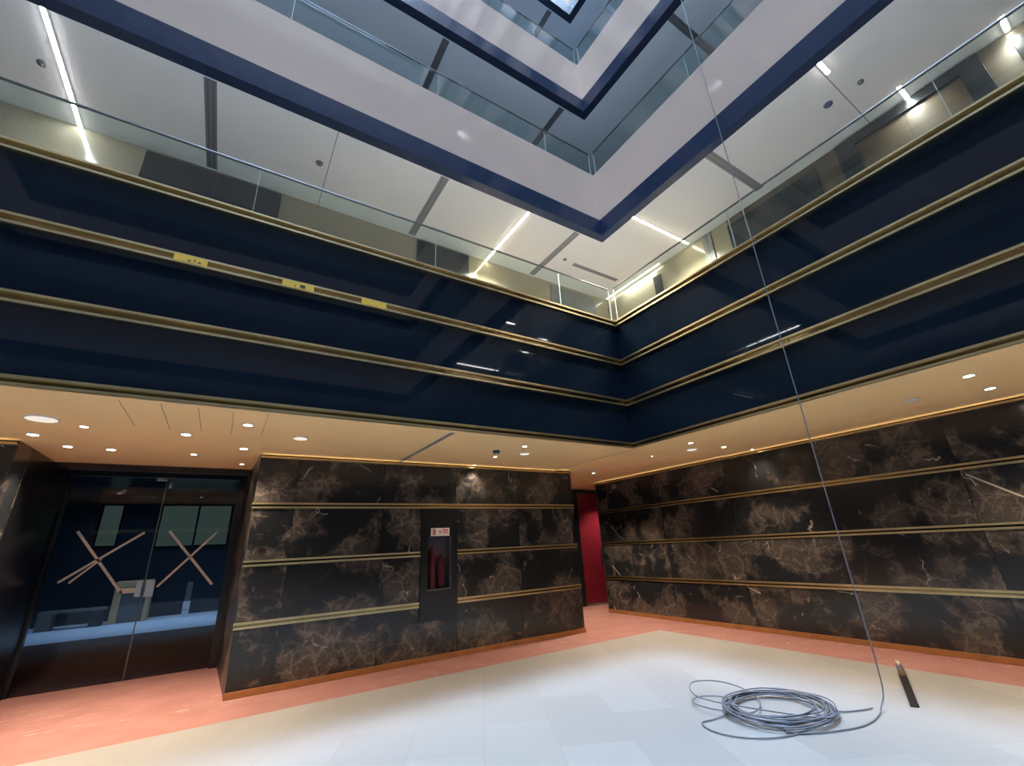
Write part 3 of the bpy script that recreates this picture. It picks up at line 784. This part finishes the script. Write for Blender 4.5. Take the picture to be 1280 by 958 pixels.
# loose loops thrown out of the heap
def P(*q): path.extend(q)
P((4.10, 3.08, .06), (4.02, 3.30, .10), (4.25, 3.48, .12), (4.55, 3.42, .09), (4.66, 3.22, .05), (4.50, 2.95, .035))
P((4.15, 2.80, .04), (3.95, 3.02, .05), (3.98, 3.28, .04), (4.22, 3.40, .02), (4.38, 3.22, .02), (4.12, 2.98, .02))
P((3.86, 2.98, .010), (3.70, 3.00, .010), (3.62, 2.84, .010), (3.66, 2.66, .010), (3.80, 2.50, .010), (4.02, 2.40, .010), (4.25, 2.38, .016), (4.45, 2.36, .03))
P((4.62, 2.36, .04), (4.72, 2.42, .03), (4.80, 2.38, .012), (4.96, 2.30, .010), (5.08, 2.26, .010))
tube(bm, smooth_path(path, 6), .0058, 6)
cb = mkobj('cable', bm, 'cable', None, True)
tag(cb, 'thin grey cable hanging down the void and coiled in a heap on the pale floor', 'cable')

# length of spare metal trim lying on the floor
bm = bmesh.new()
a, b = Vector((6.93, 2.68, 0)), Vector((5.38, 2.053, 0))
L = (b-a).length; ms = empty('metal_strip', (a+b)/2, 'narrow dark metal strip with a gold stretch lying on the floor by the right wall', 'metal strip', None, math.atan2((b-a).y, (b-a).x))
def chan(n, x0, x1, mat, w=.062):
    bm = bmesh.new(); box(bm, (x0, -w/2, 0.002), (x1, w/2, .010)); box(bm, (x0, -w/2, .010), (x1, -w/2+.008, .028)); box(bm, (x0, w/2-.008, .010), (x1, w/2, .028))
    mkobj(n, bm, mat, ms)
chan('strip_tip', -L/2, -L/2+.16, 'tape', .03); chan('strip_end', -L/2+.16, -L/2+.42, 'grey_plastic'); chan('strip_gold_stretch', -L/2+.42, -L/2+.62, 'brass'); chan('strip_body', -L/2+.62, L/2, 'ink')

# ------------------------------------------------------------------ lights
def area(name, loc, sx, sy, power, col, rot=(0, 0, 0), spread=180):
    l = bpy.data.lights.new(name, 'AREA'); l.shape = 'RECTANGLE'; l.size = sx; l.size_y = sy
    l.energy = power; l.color = col; l.spread = math.radians(spread)
    o = bpy.data.objects.new(name, l); COL.objects.link(o); o.location = loc; o.rotation_euler = rot
    return o
area('skylight', ((WX+FX)/2, (SY+FY)/2, TOP-.05), FX-WX, FY-SY, 30000, (.47, .69, 1.0))
area('inner_daylight', (-1.0, 16.6, 3.5), 6., 3.2, 60, (.42, .66, 1.0), spread=100)

w = bpy.data.worlds.new('World'); S.world = w; w.use_nodes = True
w.node_tree.nodes['Background'].inputs[0].default_value = (.5, .65, .9, 1)
w.node_tree.nodes['Background'].inputs[1].default_value = .15

# ------------------------------------------------------------------ camera
yaw, pitch, roll, fpx = .57585628, .35794740, -.05144083, 544.612364
cyw, syw, cp, sp_ = math.cos(yaw), math.sin(yaw), math.cos(pitch), math.sin(pitch)
f = Vector((syw*cp, cyw*cp, sp_)); r = Vector((cyw, -syw, 0)); u = r.cross(f)
c_, s_ = math.cos(roll), math.sin(roll)
R, U = c_*r+s_*u, -s_*r+c_*u
cd = bpy.data.cameras.new('camera'); cam = bpy.data.objects.new('camera', cd); COL.objects.link(cam)
cam.matrix_world = Matrix(((R.x, U.x, -f.x, 0), (R.y, U.y, -f.y, 0), (R.z, U.z, -f.z, 1.5), (0, 0, 0, 1)))
cd.sensor_fit = 'HORIZONTAL'; cd.sensor_width = 36; cd.lens = fpx/1280*36
cd.clip_start = .05; cd.clip_end = 200
S.camera = cam

S.view_settings.view_transform = 'Standard'; S.view_settings.look = 'None'
S.view_settings.exposure = .12; S.view_settings.gamma = 1; S.view_settings.use_curve_mapping = False
S.cycles.use_denoising = True
S.cycles.max_bounces = 10; S.cycles.diffuse_bounces = 5; S.cycles.glossy_bounces = 4; S.cycles.transparent_max_bounces = 16
S.cycles.caustics_reflective = False; S.cycles.caustics_refractive = False
S.cycles.sample_clamp_indirect = 6
